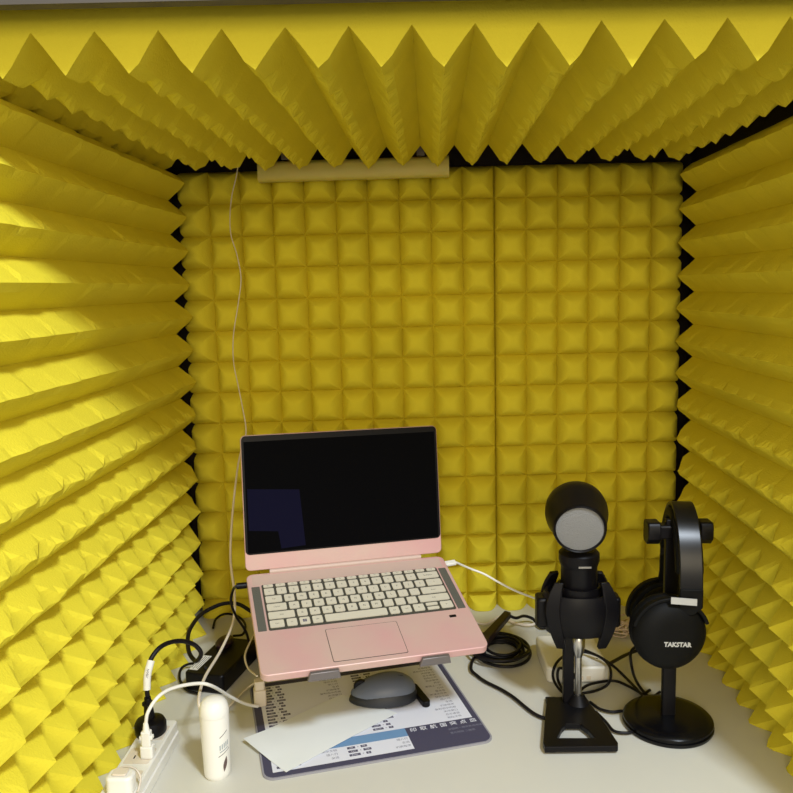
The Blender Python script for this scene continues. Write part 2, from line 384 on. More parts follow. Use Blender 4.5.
# upper white table, blue stripe, lower white table
pr = MB()
ZP = .0034
def rect(a, b, c, d, mi, z): pr.box(((a+c)/2, (b+d)/2, z), (c-a, d-b, .0001), mi)
vs1 = pz(407, 728)[1]
rect(ul, vs1, ur, vup, 0, ZP)
rect(ul, vb1, us-.001, vs1, 1, ZP)
rect(ul, vlo, us-.001, vb1, 0, ZP)
zt = ZP+.0001
def tagbox(x, y, txt, n):
    wd = .0045+.0022*len(txt); pr.box((x+wd/2, y, zt), (wd, .0052, .0001), 2); pr.text(txt, .0042, T((x+wd/2, y, zt+.00008)), 0, ext=.00002); return x+wd
words = ['复制选中内容', '粘贴文件', '撤销上一步', '新建文件夹', '全选', '关闭窗口', '查找替换', '打印', '保存文档', '切换程序', '显示桌面', '剪切', '重命名', '插入行']
def table(x, ytop, ybot, k0, tw):
    y = ytop; i = k0
    while y > ybot:
        t1 = ['Ctrl', 'Shift', 'Alt', 'Ctrl', 'Enter', 'Win'][i % 6]; t2 = ['C', 'V', 'F4', 'Tab', 'Z', 'Home', 'S'][i % 7]
        e = tagbox(x, y, t1, 0); pr.text('+', .005, T((e+.004, y, zt)), 2, ext=.00002); tagbox(e+.008, y, t2, 0)
        pr.text(words[(i*5+3) % 14], .0056, T((x+tw, y, zt)), 3, ext=.00002, align='RIGHT'); y -= .0088; i += 1
table(ul+.006, vup-.006, vs1+.004, 0, .120)
table(ul+.150, vup-.006, vs1+.004, 3, .135)
table(ul+.006, vb1-.006, vlo+.003, 1, .085)
table(ul+.105, vb1-.006, vlo+.003, 2, us-ul-.108)
# white characters on the dark band, small lines under them
for i, ch in enumerate('印取航国突点皿'):
    pr.text(ch, .0105, T((us+.010+i*(ur-us-.012)/6, vs1-.0085-.0008*0, zt)), 0, ext=.00003, bold=.0001)
for k, (x0, x1) in enumerate(((.052, .102), (.054, .088))):
    pr.text(['全国统一服务热线电话', '官方网站 二维码'][k], .0052, T((us+.058, vs1-.022-k*.010, zt)), 3, ext=.00002, align='LEFT')
pr.build('printed_tables', [PWHITE, PBLUE, PTAG, PTEXT], pad)

# sheet of paper
zp = .0048
c1, c2, c3, c4 = [atZ(x, y, zp) for x, y in ((243.5, 741), (343, 693), (397, 713), (286, 772))]
vs = []; fs = []; n = 16
for i in range(n+1):
    for j in range(n+1):
        s, t = i/n, j/n
        p = (c1*(1-s)+c2*s)*(1-t)+(c4*(1-s)+c3*s)*t
        p = p+Vector((0, 0, .0012*sin(s*pi)*sin(t*2.2)+.004*max(0, .25-s)*max(0, 1-t*1.5)*4))
        if s > .85 and t < .15: p += (c4-c2).normalized()*.006*(s-.85)/.15*(1-t/.15)
        vs.append(tuple(p))
k = len(vs); vs += [(v[0], v[1], v[2]-.0005) for v in vs]
for i in range(n):
    for j in range(n):
        a = i*(n+1)+j; q = (a, a+1, a+n+2, a+n+1); fs += [q, tuple(x+k for x in q[::-1])]
ed = [j for j in range(n+1)]+[i*(n+1)+n for i in range(1, n+1)]+[n*(n+1)+j for j in range(n-1, -1, -1)]+[i*(n+1) for i in range(n-1, 0, -1)]
fs += [(ed[i], ed[(i+1) % len(ed)], ed[(i+1) % len(ed)]+k, ed[i]+k) for i in range(len(ed))]
tag(MB().add(vs, fs).build('paper_sheet', PAPER, smooth=60), 'blank off-white paper sheet lying askew across the mouse pad', 'paper')

# ------------------------------------------------------------------ mouse
mc = atZ(383, 694, .012)
ms = thing('computer_mouse', 'slate grey wireless mouse on the pad just under the front of the laptop', 'mouse', (mc.x, mc.y, DESK+.0066), rz=radians(8))
def egg(sx0, z0, z1, wd, hgt, shift=0, n=36, m=12, L=.053):
    """mouse shell: x long axis (palm end +x)"""
    vs = []; fs = []
    for j in range(m+1):
        t = j/m*pi/2
        for i in range(n):
            a = 2*pi*i/n; ca, sa = cos(a), sin(a)
            rx = L*(abs(cos(t))**.75); ry = wd*(1-.14*(-ca))*(abs(cos(t))**.75)
            x = rx*ca*(abs(ca)**-.08 if abs(ca) > 1e-3 else 1); y = ry*sa
            z = z0+(hgt-z0)*sin(t)*(1-.16*((x/L)-.25)**2)
            vs.append((x+shift*sin(t), y, z))
    for j in range(m):
        for i in range(n):
            a = j*n+i; b = j*n+(i+1) % n; fs.append((a, b, b+n, a+n))
    fs.append(tuple(range(n))[::-1]); fs.append(tuple(range(m*n, m*n+n)))
    return MB().add(vs, fs)
egg(0, .0, .0, .033, .029, .004, L=.053).build('body', MOUSED, ms, smooth=50)
mb = egg(0, .011, .0, .0295, .0365, .006, L=.050); mb.build('top_shell', MOUSE, ms, smooth=50)
MB().cyl(.011, -.0035, .0035, 24, 0, T((-.034, 0, .0205)) @ R(pi/2, 'X'), ch=.001).build('scroll_wheel', RUBBER, ms, smooth=40)
mb = MB(); mb.text('?', .011, T((.027, -.002, .0341)) @ R(radians(14), 'Y') @ R(radians(-90), 'Z'), 0, ext=.0012); mb.build('logo', MOUSED, ms)

a = atZ(413, 687, .008); b = atZ(426, 703, .008)
d = (b-a); mb = MB(); ang = math.atan2(d.y, d.x)
mb.prism(rrect(-.003, -.0062, d.length+.006, .0062, .006, 6), 0, .009)
o = mb.build('usb_stick', BLACK, None, bevel=.001, origin=(0, 0, 0)); o.location = (a.x, a.y, DESK+.0038); o.rotation_euler = (0, 0, ang)
tag(o, 'small black rounded USB stick lying against the right end of the mouse', 'usb stick')

# ------------------------------------------------------------------ bottle
bp_ = atZ(216.5, 777, 0); RB = .0174
bo = thing('lotion_bottle', 'small white capped bottle standing at the left front of the desk', 'bottle', (bp_.x, bp_.y+.006, DESK))
MB().lathe([(0, .0), (RB*.86, .0), (RB*.98, .003), (RB*1.0, .007), (RB*1.03, .03), (RB*1.07, .055), (RB*1.09, .085), (RB*1.09, .0865), (0, .0865)], 48).build('body', WHITE, bo, smooth=40)
MB().lathe([(0, .0868), (RB*1.10, .0868), (RB*1.11, .088), (RB*1.09, .094), (RB*1.0, .1005), (RB*.80, .1055), (RB*.45, .1085), (0, .1095)], 48).build('cap', WHITE, bo, smooth=50)
# printed marks curved on the right of the body
lb = MB()
def wrap(pts, mi, rr=None):     # pts: (arc angle deg, z)
    vs = []; n = len(pts)
    for a, z in pts:
        r = RB*(1.0+.0009*0)+RB*(.03*min(1, z/.03)+.04*max(0, min(1, (z-.03)/.025))+.01*0)+.00025
        vs.append((r*cos(radians(a)), r*sin(radians(a)), z))
    lb.add(vs, [tuple(range(n))], mi)
def strip(a0, z0, a1, z1, t, mi, k=6):
    for i in range(k):
        s0, s1 = i/k, (i+1)/k
        A0 = a0+(a1-a0)*s0; A1 = a0+(a1-a0)*s1; q0 = z0+(z1-z0)*s0; q1 = z0+(z1-z0)*s1
        wrap([(A0, q0), (A1, q1), (A1, q1+t), (A0, q0+t)], mi)
strip(-58, .060, -22, .067, .0012, 0); strip(-66, .034, -12, .041, .0010, 0)
for k in range(5): strip(-60+k*9, .043+k*.0009, -55+k*9, .0435+k*.0009, .007, 1, 2)
strip(-60, .0395, -20, .0435, .0015, 1)
for k in range(8):
    t0 = k/8; t1 = (k+1)/8
    w0 = 9*sin(pi*t0)+.5; w1 = 9*sin(pi*t1)+.5; c0 = -44+14*t0; c1_ = -44+14*t1
    wrap([(c0-w0, .012+.020*t0), (c0+w0, .012+.020*t0), (c1_+w1, .012+.020*t1), (c1_-w1, .012+.020*t1)], 2)
lb.build('label_print', [mat('print_dark', lin(110, 108, 105), .6), mat('print_grey', lin(165, 175, 178), .6), mat('print_brown', lin(98, 80, 76), .6)], bo)

# ------------------------------------------------------------------ power strip
HS = .030
f1 = atZ(176.5, 721, HS); f2 = atZ(139, 786, HS)
l1 = atZ(134.4, 741, HS); l2 = atZ(100, 791, HS)
xr = (f1.x+f2.x)/2; xl = (l1.x+l2.x)/2; yb = f1.y+.004; yf = yb-.27
ps = thing('power_strip', 'white power strip along the left foam wall with three plugs in it', 'power strip', ((xl+xr)/2, (yb+yf)/2, DESK))
SW = xr-xl; SL = yb-yf
MB().prism(rrect(-SW/2-.002, -SL/2, SW/2+.002, SL/2, .004), .0003, .0145).build('lower_shell', WHITE, ps, bevel=.001)
MB().prism(rrect(-SW/2, -SL/2+.001, SW/2, SL/2-.001, .004), .0150, HS).build('upper_shell', WHITE, ps, bevel=.0015)
pc = atZ(150.5, 733, HS); py0 = pc.y-(yb+yf)/2
for yy in (py0, py0-.055, py0-.105):
    mb = MB(); mb.prism(rrect(-.017, yy-.018, .017, yy+.018, .003), HS-.0002, HS+.0004, 0)
    for s in (-1, 1): mb.box((s*.006, yy-.003, HS+.0005), (.0016, .007, .0004), 1, None)
    mb.box((0, yy+.008, HS+.0005), (.006, .0016, .0004), 1)
    mb.build('socket', [CREAM, MATTE], ps)
# black round plug
bk = thing('power_plug', 'round black plug in the far socket of the white power strip', 'plug', (pc.x, pc.y+.002, DESK+HS+.0006))
MB().lathe([(0, 0), (.0205, 0), (.0215, .002), (.0215, .013), (.019, .018), (.012, .021), (0, .022)], 36).build('body', BLACK, bk, smooth=40)
tp = atY(148, 697, pc.y+.004); hN = tp.z-(DESK+HS)
mb = MB(); mb.lathe([(0, .012), (.0085, .012), (.0075, .022), (.0062, .036), (.0062, .040), (.0082, .041), (.0082, .0435), (.0050, .045), (.0045, hN), (0, hN)], 24, 0, Matrix.Shear('XY', 4, ((tp.x-pc.x)/hN, 0))); mb.build('strain_relief', BLACK, bk, smooth=40)
# its cable, up and over to the adapter
YC = pc.y+.004
cab = [(148, 699, YC), (147, 690, YC), (147.5, 675, YC+.003), (151, 659, YC+.012), (162, 646, YC+.030), (178, 641, YC+.06), (193, 644, YC+.085), (201, 653, YC+.09), (196, 661, YC+.10), (189, 652, YC+.12), (188, 636, YC+.15), (193, 624, YC+.19), (203, 613, YC+.235), (222, 604, YC+.27), (238, 604, YC+.28), (252, 612, YC+.27)]
pts = [atY(*c) for c in cab]
cb = thing('power_cable', 'thick black mains cable looping up from the round black plug', 'cable', tuple(pts[0]))
q = [p-pts[0] for p in pts]
MB().tube(q, .0033, 12).build('cord', RUBBER, cb, smooth=60)
mb = MB(); mb.tube([q[1]+Vector((0, 0, .001)), q[2], q[3]-Vector((0, 0, .002))], .0052, 12); lab_ = mb.build('paper_label', WHITE, cb, smooth=60)
tag(lab_, 'white printed wrap label')
mb = MB(); m_ = q[2]; mb.text('CAUTION', .0048, T(m_+Vector((.0025, -.0050, .001))) @ R(radians(84), 'Z') @ R(0, 'X') if False else T(m_+Vector((.0018, -.0054, .001))) @ R(pi/2, 'X') @ R(radians(80), 'Z'), 0, ext=.0001)
mb.build('label_text', PTAG, lab_)

# white usb plug in front of it, and its cable to the charger
wp = atZ(148, 757, HS)
wpl = thing('white_plug', 'slim white plug standing in front of the black plug', 'plug', (wp.x, wp.y, DESK+HS+.0008))
MB().prism(rrect(-.0085, -.0065, .0085, .0065, .003), 0, .016).build('body', WHITE, wpl, bevel=.001)
MB().prism(rrect(-.0062, -.005, .0062, .005, .002), .016, .036).build('neck', WHITE, wpl, bevel=.001)
MB().box((0, 0, .0275), (.0175, .008, .005)).build('grip', WHITE, wpl, bevel=.001)
MB().lathe([(0, .036), (.0046, .036), (.003, .047), (0, .047)], 20).build('strain_relief', WHITE, wpl, smooth=40)
top = Vector((wp.x, wp.y, DESK+HS+.046))
cpts = [top, atY(148, 712, wp.y+.001), atY(158, 697, wp.y+.012), atY(173, 688, wp.y+.035), atY(197, 683.5, wp.y+.065), atY(212, 686, wp.y+.08), atY(231, 697, 1.095), atY(246, 704, 1.115), atY(258, 706.5, 1.125)]
tag(MB().tube(cpts, .0024, 10).build('charging_cable', WHITE, smooth=60), 'white cable arching from the slim white plug over behind the bottle', 'cable')
# third charger, near the corner of the photo
c3_ = atZ(122, 792, HS)
ch = thing('usb_charger', 'pale rounded charger block on the near end of the power strip', 'charger', (c3_.x, c3_.y, DESK+HS+.0008))
MB().prism(rrect(-.0165, -.012, .0165, .012, .008, 6), 0, .024).build('body', WHITE, ch, bevel=.003)
MB().prism(rrect(-.009, -.007, .009, .007, .003, 4), .0245, .027).build('port_face', CREAM, ch, bevel=.0005)
mb = MB(); pp = [Vector((-.019+.003*0, 0, .002)), Vector((-.0175, .013, .012)), Vector((-.006, .0185, .020)), Vector((.010, .018, .019)), Vector((.0195, .012, .010)), Vector((.0215, -.004, .002))]
tag(MB().tube([p+Vector(ch.location) for p in pp], .0013, 8).build('thin_cable', CREAM, smooth=60), 'thin pale wire curled around the near charger block', 'cable')

# charger block right of the bottle
cbp = atZ(259, 708, .0042)
cbk = thing('charger_block', 'cream charger block standing on the left edge of the mouse pad', 'charger', (cbp.x, cbp.y+.010, DESK+.0045), rz=PA)
MB().prism(rrect(-.0095, -.009, .0095, .009, .004), 0, .026).build('body', CREAM, cbk, bevel=.0015)
MB().prism(rrect(-.0078, -.0075, .0078, .0075, .0035), .0262, .040).build('plug_head', CREAM, cbk, bevel=.001)
# flat ribbon cord behind the bottle, and thin cord up to the laptop
tag(MB().tube([atZ(254, 683, .012), atZ(247, 688, .006), atZ(236, 699, .004), atZ(226, 709, .004), atZ(214, 716, .004)], .0028, 10, flat=.5).build('flat_cable', CREAM, smooth=60), 'flat cream cable running down towards the back of the bottle', 'cable')
tag(MB().tube([atY(257, 676, 1.135), atY(248, 668, 1.17), atY(245, 655, 1.2), atY(251, 640, 1.25), atY(256, 630, 1.30)], .0016, 8).build('thin_cable', CREAM, smooth=60), 'thin grey-white wire rising from the cream charger block under the laptop', 'cable')

# ------------------------------------------------------------------ hanging white cord of the lamp
hang = [atY(*c) for c in ((238, 166, 1.448), (236, 178, 1.455), (232, 195, 1.458), (230, 215, 1.458), (231, 235, 1.458), (237, 255, 1.458), (241, 279, 1.458), (238, 305, 1.458), (233.5, 335, 1.458), (233.5, 361, 1.458), (238, 385, 1.458), (243, 410, 1.456), (246, 433, 1.45), (240, 455, 1.43), (236, 480, 1.40), (232, 520, 1.36), (230.5, 559, 1.33), (234.5, 595, 1.29), (233, 622, 1.25), (221, 650, 1.18), (205, 677, 1.09), (199, 697, 1.03), (201, 712, 1.01))]
hang.append(Vector((hang[-1].x+.014, hang[-1].y-.004, DESK+.004)))
tag(MB().tube(hang, lambda t: .0010+.0013*min(1, max(0, (t-.45)*4)), 8).build('lamp_cord', CREAM, smooth=60), 'white cord hanging down the foam from the tube lamp to behind the bottle', 'cable')

# ------------------------------------------------------------------ black power adapter
b0 = atZ(206, 692, .002); ax = (atZ(243, 652, .03)-atZ(206, 690, .03)); ax.z = 0; al = math.atan2(ax.y, ax.x)
AL, AW, AH = .135, .068, .031
ac = Vector((b0.x, b0.y, 0))+Vector((cos(al), sin(al), 0))*AL*.5+Vector((-sin(al), cos(al), 0))*.003
ad = thing('power_adapter', 'black laptop power brick lying left of the laptop with a white label', 'power adapter', (ac.x, ac.y, DESK+.0005), rz=al)
MB().prism(rrect(-AL/2, -AW/2, AL/2, AW/2, .006), 0, AH).build('body', BLACK, ad, bevel=.0025)
lb2 = MB(); lb2.box((-AL/2+.036, AW/2-.010, AH+.0002), (.050, .015, .0004), 0)
for k in range(4): lb2.box((-AL/2+.036, AW/2-.0155+k*.0037, AH+.0005), (.044-.006*(k % 2), .0009, .0002), 1)
tag(lb2.build('rating_label', [WHITE, PTAG], ad), 'white rating label')
# cable loops lying around it
tag(MB().tube([atZ(*c) for c in ((200, 694, .004), (187, 690, .004), (180, 680, .005), (181, 669, .006), (189, 664, .010), (200, 664, .018), (206, 668, .034))], .0022, 10).build('adapter_cable', RUBBER, smooth=60), 'thin black cable curling at the near end of the power brick', 'cable')
tag(MB().tube([atZ(*c) for c in ((213, 628, .004), (216, 619, .006), (225, 614, .01), (237, 616, .012), (245, 624, .012), (243, 634, .01), (233, 636, .006))], .0022, 10).build('adapter_cable', RUBBER, smooth=60), 'black cable loop on the desk behind the power brick', 'cable')
o = MB().lathe([(0, 0), (.0165, .0), (.019, .004), (.019, .010), (.015, .014), (0, .015)], 30, 0, R(al, 'Z') @ Matrix.Diagonal((1.15, .7, .8, 1)))
pl = atZ(219, 643, .032); ob = o.build('cable_clip', mat('plum_plastic', lin(44, 26, 34), .3), None, smooth=40, origin=(0, 0, 0)); pl = ac+Vector((cos(al), sin(al), 0))*.036+Vector((-sin(al), cos(al), 0))*.014; ob.location = (pl.x, pl.y, DESK+AH+.001)
tag(ob, 'plum coloured oval clip resting on the far end of the power brick', 'clip')
# barrel plug in the laptop's left side
o1 = LM @ Vector((-W2-.0005, -.018, -.006)); o2 = LM @ Vector((-W2-.016, -.018, -.006))
lp = thing('barrel_plug', 'black plug pushed into the left side of the laptop near its hinge', 'plug', tuple(o1))
MB().tube([o1-o1, o2-o1], .0048, 14, smooth=0).build('body', BLACK, lp, smooth=40)
MB().tube([o2-o1, atY(233, 590, 1.20)-o1, atY(231, 602, 1.21)-o1, atY(236, 616, 1.24)-o1, atY(246, 632, 1.27)-o1, atZ(250, 648, .02)-o1], .0022, 10).build('cord', RUBBER, lp, smooth=60)

# ------------------------------------------------------------------ white cable on the laptop's right
e1 = LM @ Vector((W2+.0004, -.016, -.0055)); e2 = LM @ Vector((W2+.020, -.014, -.0055))
uc_ = thing('charging_plug', 'white cable and plug in the right side of the laptop', 'cable', tuple(e1))
mb = MB(); mb.sweep([Vector((0, 0, 0)), e2-e1], LF, .010, .0052); mb.build('plug', WHITE, uc_, bevel=.0012)
MB().tube([e2-e1]+[atY(*c)-e1 for c in ((470, 568.5, 1.30), (484, 574, 1.30), (500, 583, 1.295), (516, 591, 1.29), (534, 598, 1.28), (552, 606, 1.27), (560, 630, 1.25))]+[atZ(566, 652, .036)-e1], .0018, 10).build('cord', WHITE, uc_, smooth=60)

# ------------------------------------------------------------------ coiled black cable right of the laptop
cc = atZ(501, 652, .006); pts = []
for i in range(9*14):
    a = 2*pi*i/14; k = i/14
    rx = .040+.006*sin(k*2.3)+.0022*k*(1 if k < 4 else -.4); ry = rx*1.10
    pts.append(Vector((cc.x+rx*cos(a)+.003*sin(k*1.7), cc.y+ry*sin(a)+.003*cos(k*2.9), DESK+.004+.0037*(k % 4.2)+.001*sin(a*2+k))))
tail = [atZ(*c) for c in ((474, 658, .010), (471, 669, .006), (477.5, 676, .004), (486, 682, .004), (501, 689.5, .004), (513, 697, .004), (524, 706, .004), (533, 713, .004), (542, 717.5, .004), (549, 718.5, .0035))]
pts = [Vector(p) for p in pts[:-5]]+tail
tag(MB().tube(pts, .0027, 8, smooth=4).build('coiled_cable', RUBBER, smooth=60), 'bundle of black cable coiled right of the laptop, its end running to the microphone base', 'cable')
p0, p1 = atZ(483, 642, .028), atZ(508, 614, .034)
st = thing('cable_plug', 'dark maroon plug resting slanted on top of the black cable coil', 'plug', tuple(p0))
MAR = mat('maroon_plastic', lin(34, 18, 24), .5)
mb = MB(); d = p1-p0; mb.sweep([Vector((0, 0, 0)), d*.5, d], (.8, -.6, 0), lambda t: .019-.005*t, .012); mb.build('body', MAR, st, bevel=.002)
mb = MB(); mb.sweep([-d*.16, d*.02], (.8, -.6, 0), .023, .013); mb.build('tip', MAR, st, bevel=.001)
tag(MB().tube([p1-Vector((0, 0, .002)), atZ(516, 618, .026), atZ(524, 616, .020), atZ(533, 619, .010), atZ(542, 628, .0045), atZ(560, 622, .0045)], .0028, 10).build('short_cable', RUBBER, smooth=60), 'short dark cable running from the maroon plug behind the white router', 'cable')
tag(MB().tube([atZ(*c) for c in ((470, 621, .006), (486, 624, .004), (500, 617, .006), (515, 623, .004), (530, 625, .005), (545, 620, .005))], .0028, 10).build('beige_cable', CREAM, smooth=60), 'beige cable lying along the foot of the back foam', 'cable')

# ------------------------------------------------------------------ white router
ro = thing('router', 'white box-shaped router behind the microphone stand', 'router', (.224, 1.272, DESK), rz=radians(2))
MB().prism(rrect(-.050, -.058, .050, .062, .010, 6), .0005, .027).build('body', WHITE, ro, bevel=.003)
mb = MB(); mb.cyl(.0028, .0268, .0276, 16, 0, T((.036, -.030, 0))); mb.cyl(.0012, .0275, .0279, 12, 1, T((.036, -.030, 0))); mb.build('indicator_lamp', [WHITE, BLACK], ro)
mb = MB()
for k in range(4): mb.box((-.02+k*.012, -.0583, .009), (.007, .0006, .006), 0)
mb.build('ports', CREAM, ro)

# thin white wire tangle behind, against the back foam
rn = random.Random(3); tc_ = atZ(617, 628, .012); pts = []
for i in range(60):
    pts.append(Vector((tc_.x+rn.uniform(-.032, .034), tc_.y+rn.uniform(-.030, .030), DESK+.003+rn.uniform(0, .028))))
tag(MB().tube(pts, .0014, 6, smooth=5).build('wire_tangle', mat('pale_wire', lin(222, 200, 180), .5), smooth=60), 'tangle of thin pale wire between microphone and headphones by the back foam', 'wire')

# ------------------------------------------------------------------ microphone + stand
mw = atZ(577.5, 701, .012); MX, MY = mw.x, mw.y-.004
stn = thing('microphone_stand', 'black microphone stand with triangular cut-out base and silver rod', 'microphone stand', (MX, MY, DESK))
def q2(px, py, h=.012): v = atZ(px, py, h); return (v.x-MX, v.y-MY)
outer = [q2(547, 697), q2(585, 697), q2(600, 716), q2(618, 744, .010), q2(618, 749, .008), q2(545, 750, .008), q2(543, 744, .010), q2(545, 716)]
hole = [q2(557, 738), q2(595, 738), q2(588, 730), q2(580, 724), q2(566, 724), q2(562, 728)]
bm = bmesh.new()
def loopv(pts, z): return [bm.verts.new((x, y, z)) for x, y in pts]
def ringfill(z):
    o_ = loopv(outer, z); h_ = loopv(hole, z); es = []
    for L_ in (o_, h_):
        for i in range(len(L_)): es.append(bm.edges.new((L_[i], L_[(i+1) % len(L_)])))
    bmesh.ops.triangle_fill(bm, use_beauty=True, use_dissolve=False, edges=es); return o_, h_
ot, ht = ringfill(.0125); ob_, hb = ringfill(.004)
for A_, B_ in ((ot, ob_), (ht, hb)):
    for i in range(len(A_)):
        j = (i+1) % len(A_); bm.faces.new((A_[i], A_[j], B_[j], B_[i]))
bmesh.ops.recalc_face_normals(bm, faces=bm.faces)
me = bpy.data.meshes.new('base_plate'); bm.to_mesh(me); bm.free(); me.materials.append(BLACK)
o = bpy.data.objects.new('base_plate', me); COL.objects.link(o); o.parent = stn
bv = o.modifiers.new('bevel', 'BEVEL'); bv.width = .0012; bv.segments = 2
for px, py in ((550, 748), (611, 747), (551, 700), (581, 700)):
    x, y = q2(px, py, .004); MB().prism(rrect(x-.008, y-.005, x+.008, y+.006, .002), .0003, .006).build('rubber_foot', RUBBER, stn)
# rising boss, black post and silver rod
MB().lathe([(0, .0125), (.017, .0125), (.012, .020), (.0085, .026), (0, .026)], 24).build('boss', BLACK, stn, smooth=40)
zt_ = atY(576, 640, MY).z-DESK
x1 = q2(568, 700)[0]
MB().prism(rrect(x1-.0085, -.002, x1+.0075, .010, .002), .0125, zt_+.012).build('post', BLACK, stn, bevel=.0008)
MB().cyl(.0052, .020, zt_-.020, 24).build('rod', SILVER, stn, smooth=40)
MB().lathe([(0, zt_-.026), (.0056, zt_-.026), (.0095, zt_-.010), (.0098, zt_+.004), (.0085, zt_+.006), (0, zt_+.006)], 24).build('coupling', SILVER, stn, smooth=40)
MB().cyl(.0092, zt_+.0062, zt_+.014, 24).build('clamp_nut', BLACK, stn, smooth=40)

MZ = atY(575, 634, MY).z
def mz(py, Y=None): return atY(575, py, Y or MY).z-MZ
zc = mz(607)
mic = thing('microphone', 'black studio microphone with grey round mesh face, held in a shock mount', 'microphone', (MX, MY, MZ+.001))
rb = .0262
MB().lathe([(0, .004), (rb*.8, .004), (rb, .008), (rb, mz(566)), (rb*1.02, mz(565)), (rb*1.12, mz(560)), (rb*1.12, mz(553)), (rb*.9, mz(549)), (0, mz(549))], 36).build('body', BLACK, mic, smooth=40)
mb = MB(); mb.box((.003, -rb*1.115, mz(561.3)), (.018, .0014, .0026)); mb.build('silver_mark', SILVER, mic)
# head drum: axis points towards the camera and a little down
fc = atY(580, 529.5, MY-.040); bc = atY(576.3, 512, MY+.014)
ax_ = (fc-bc).normalized(); org = Vector(mic.location)
HM = T(fc-org) @ ax_.to_track_quat('Z', 'Y').to_matrix().to_4x4()
HLn = (fc-bc).length; rf = .0375; rbk = .0455
MB().lathe([(.0335, -.004), (.0337, .001), (.0352, .0022), (.0368, 0), (.0375, -.004), (.0410, -HLn*.5), (rbk*.985, -HLn*.8), (rbk, -HLn), (rbk*.97, -HLn-.012), (rbk*.86, -HLn-.022), (rbk*.6, -HLn-.031), (rbk*.25, -HLn-.036), (0, -HLn-.037), ], 56, 0, HM).build('head_shell', BLACK, mic, smooth=40)
MB().lathe([(0, .0012), (.018, .0006), (.0333, -.0012), (.0333, -.005), (0, -.005)], 48, 0, HM).build('mesh_face', MESHG, mic, smooth=40)

shk = thing('shock_mount', 'black spider shock mount cradling the microphone body', 'shock mount', (MX, MY, MZ))
def ringp(ro_, ri, z0, z1, mi=0, n=48):
    return MB().lathe([(ri, z0), (ro_, z0), (ro_*1.0, z0+.001), (ro_, z1), (ri, z1), (ri, z0)], n)
zl, zh = mz(626), mz(588)
ringp(.0315, .0280, mz(622), mz(612)).build('inner_ring', BLACK, shk, smooth=40)
ringp(.0315, .0280, mz(592), mz(584)).build('inner_ring', BLACK, shk, smooth=40)
# outer ring, bulging, with four upright arms ending in prongs
MB().lathe([(.0435, mz(628)), (.0475, mz(629)), (.0525, mz(622)), (.0550, mz(610)), (.0540, mz(598)), (.0490, mz(590)), (.0450, mz(590)), (.0500, mz(600)), (.0510, mz(610)), (.0485, mz(620)), (.0435, mz(628))], 56, 0, None, 1.02, .72).build('outer_ring', BLACK, shk, smooth=50)
for sx_ in (-1, 1):
    for sy_ in (-1, 1):
        mb = MB(); pth = [Vector((sx_*.029, sy_*.022, mz(641))), Vector((sx_*.036, sy_*.027, mz(625))), Vector((sx_*.042, sy_*.028, mz(605))), Vector((sx_*.039, sy_*.026, mz(590))), Vector((sx_*.032, sy_*.022, mz(577)))]
        mb.sweep(catmull(pth, 5), (1, -.25*sx_*sy_, 0), lambda t: .0125+.008*sin(pi*t), .007); mb.build('arm', BLACK, shk, bevel=.0012)
    MB().prism(rrect(sx_*.0515-.0075-(.004 if sx_ < 0 else 0), -.015, sx_*.0515+.0075, .015, .006), mz(624), mz(595)).build('side_lobe', BLACK, shk, bevel=.004, seg=3)
    MB().tube([(sx_*.030, -.026, mz(579)), (sx_*.0305, -.0295, mz(590)), (sx_*.036, -.0315, mz(612)), (sx_*.029, -.0285, mz(622))], .0012, 6).build('elastic_cord', RUBBER, shk, smooth=60)
    MB().tube([(sx_*.031, -.024, mz(639)), (sx_*.0245, -.0265, mz(630)), (sx_*.0285, -.0285, mz(618))], .0012, 6).build('elastic_cord', RUBBER, shk, smooth=60)
for s_ in (-1, 1): MB().box((s_*.034, -.0318, mz(608)), (.0022, .0015, .007)).build('rivet', SILVER, shk)
mb = MB(); mb.box((.003, -rb-.0005, mz(594)), (.022, .001, .0035)); mb.build('silver_mark', SILVER, mic)
MB().prism(rrect(-.016, -.013, .016, .013, .004), mz(632), mz(627)).build('yoke', BLACK, shk)

# ------------------------------------------------------------------ headphone stand
HC = Vector((.3310, 1.092, 0))
hs = thing('headphone_stand', 'black headphone stand with thick round base and T-shaped top', 'headphone stand', (HC.x, HC.y, DESK))
MB().lathe([(0, .0004), (.0615, .0004), (.0630, .003), (.0630, .0055), (.0608, .0065), (.0608, .0085), (.0625, .0098), (.0622, .0120), (.059, .0152), (.048, .0175), (0, .0180)], 64).build('base', GLOSSB, hs, smooth=35)
ZT = atY(668, 512, HC.y).z-DESK
MB().prism(rrect(-.0095, -.005, .0095, .005, .002), .0168, ZT-.010).build('post', BLACK, hs, bevel=.0008)
xb0 = atY(646, 533, HC.y).x-HC.x; xb1 = atY(711, 531, HC.y).x-HC.x; zb = atY(678, 532, HC.y).z-DESK
mb = MB(); hexa = [(-.012, -.016), (.012, -.016), (.017, -.006), (.017, .006), (.012, .016), (-.012, .016), (-.017, .006), (-.017, -.006)]
MB().box(((xb0+xb1)/2, 0, zb+.002), (xb1-xb0-.02, .020, .020)).build('cross_arm', BLACK, hs, bevel=.003)
for s, xx in ((-1, xb0), (1, xb1)):
    mb = MB(); prof = [(-.013, -.007), (-.004, -.016), (.013, -.016), (.016, -.010), (.016, .010), (.013, .016), (-.009, .016), (-.013, .010)]
    mb.prism([(y, z) for y, z in prof], -.009, .009, 0, T((xx-s*.009, 0, zb)) @ R(radians(90), 'Z') @ R(pi/2, 'X') )
    mb.build('hook_end', BLACK, hs, bevel=.002)

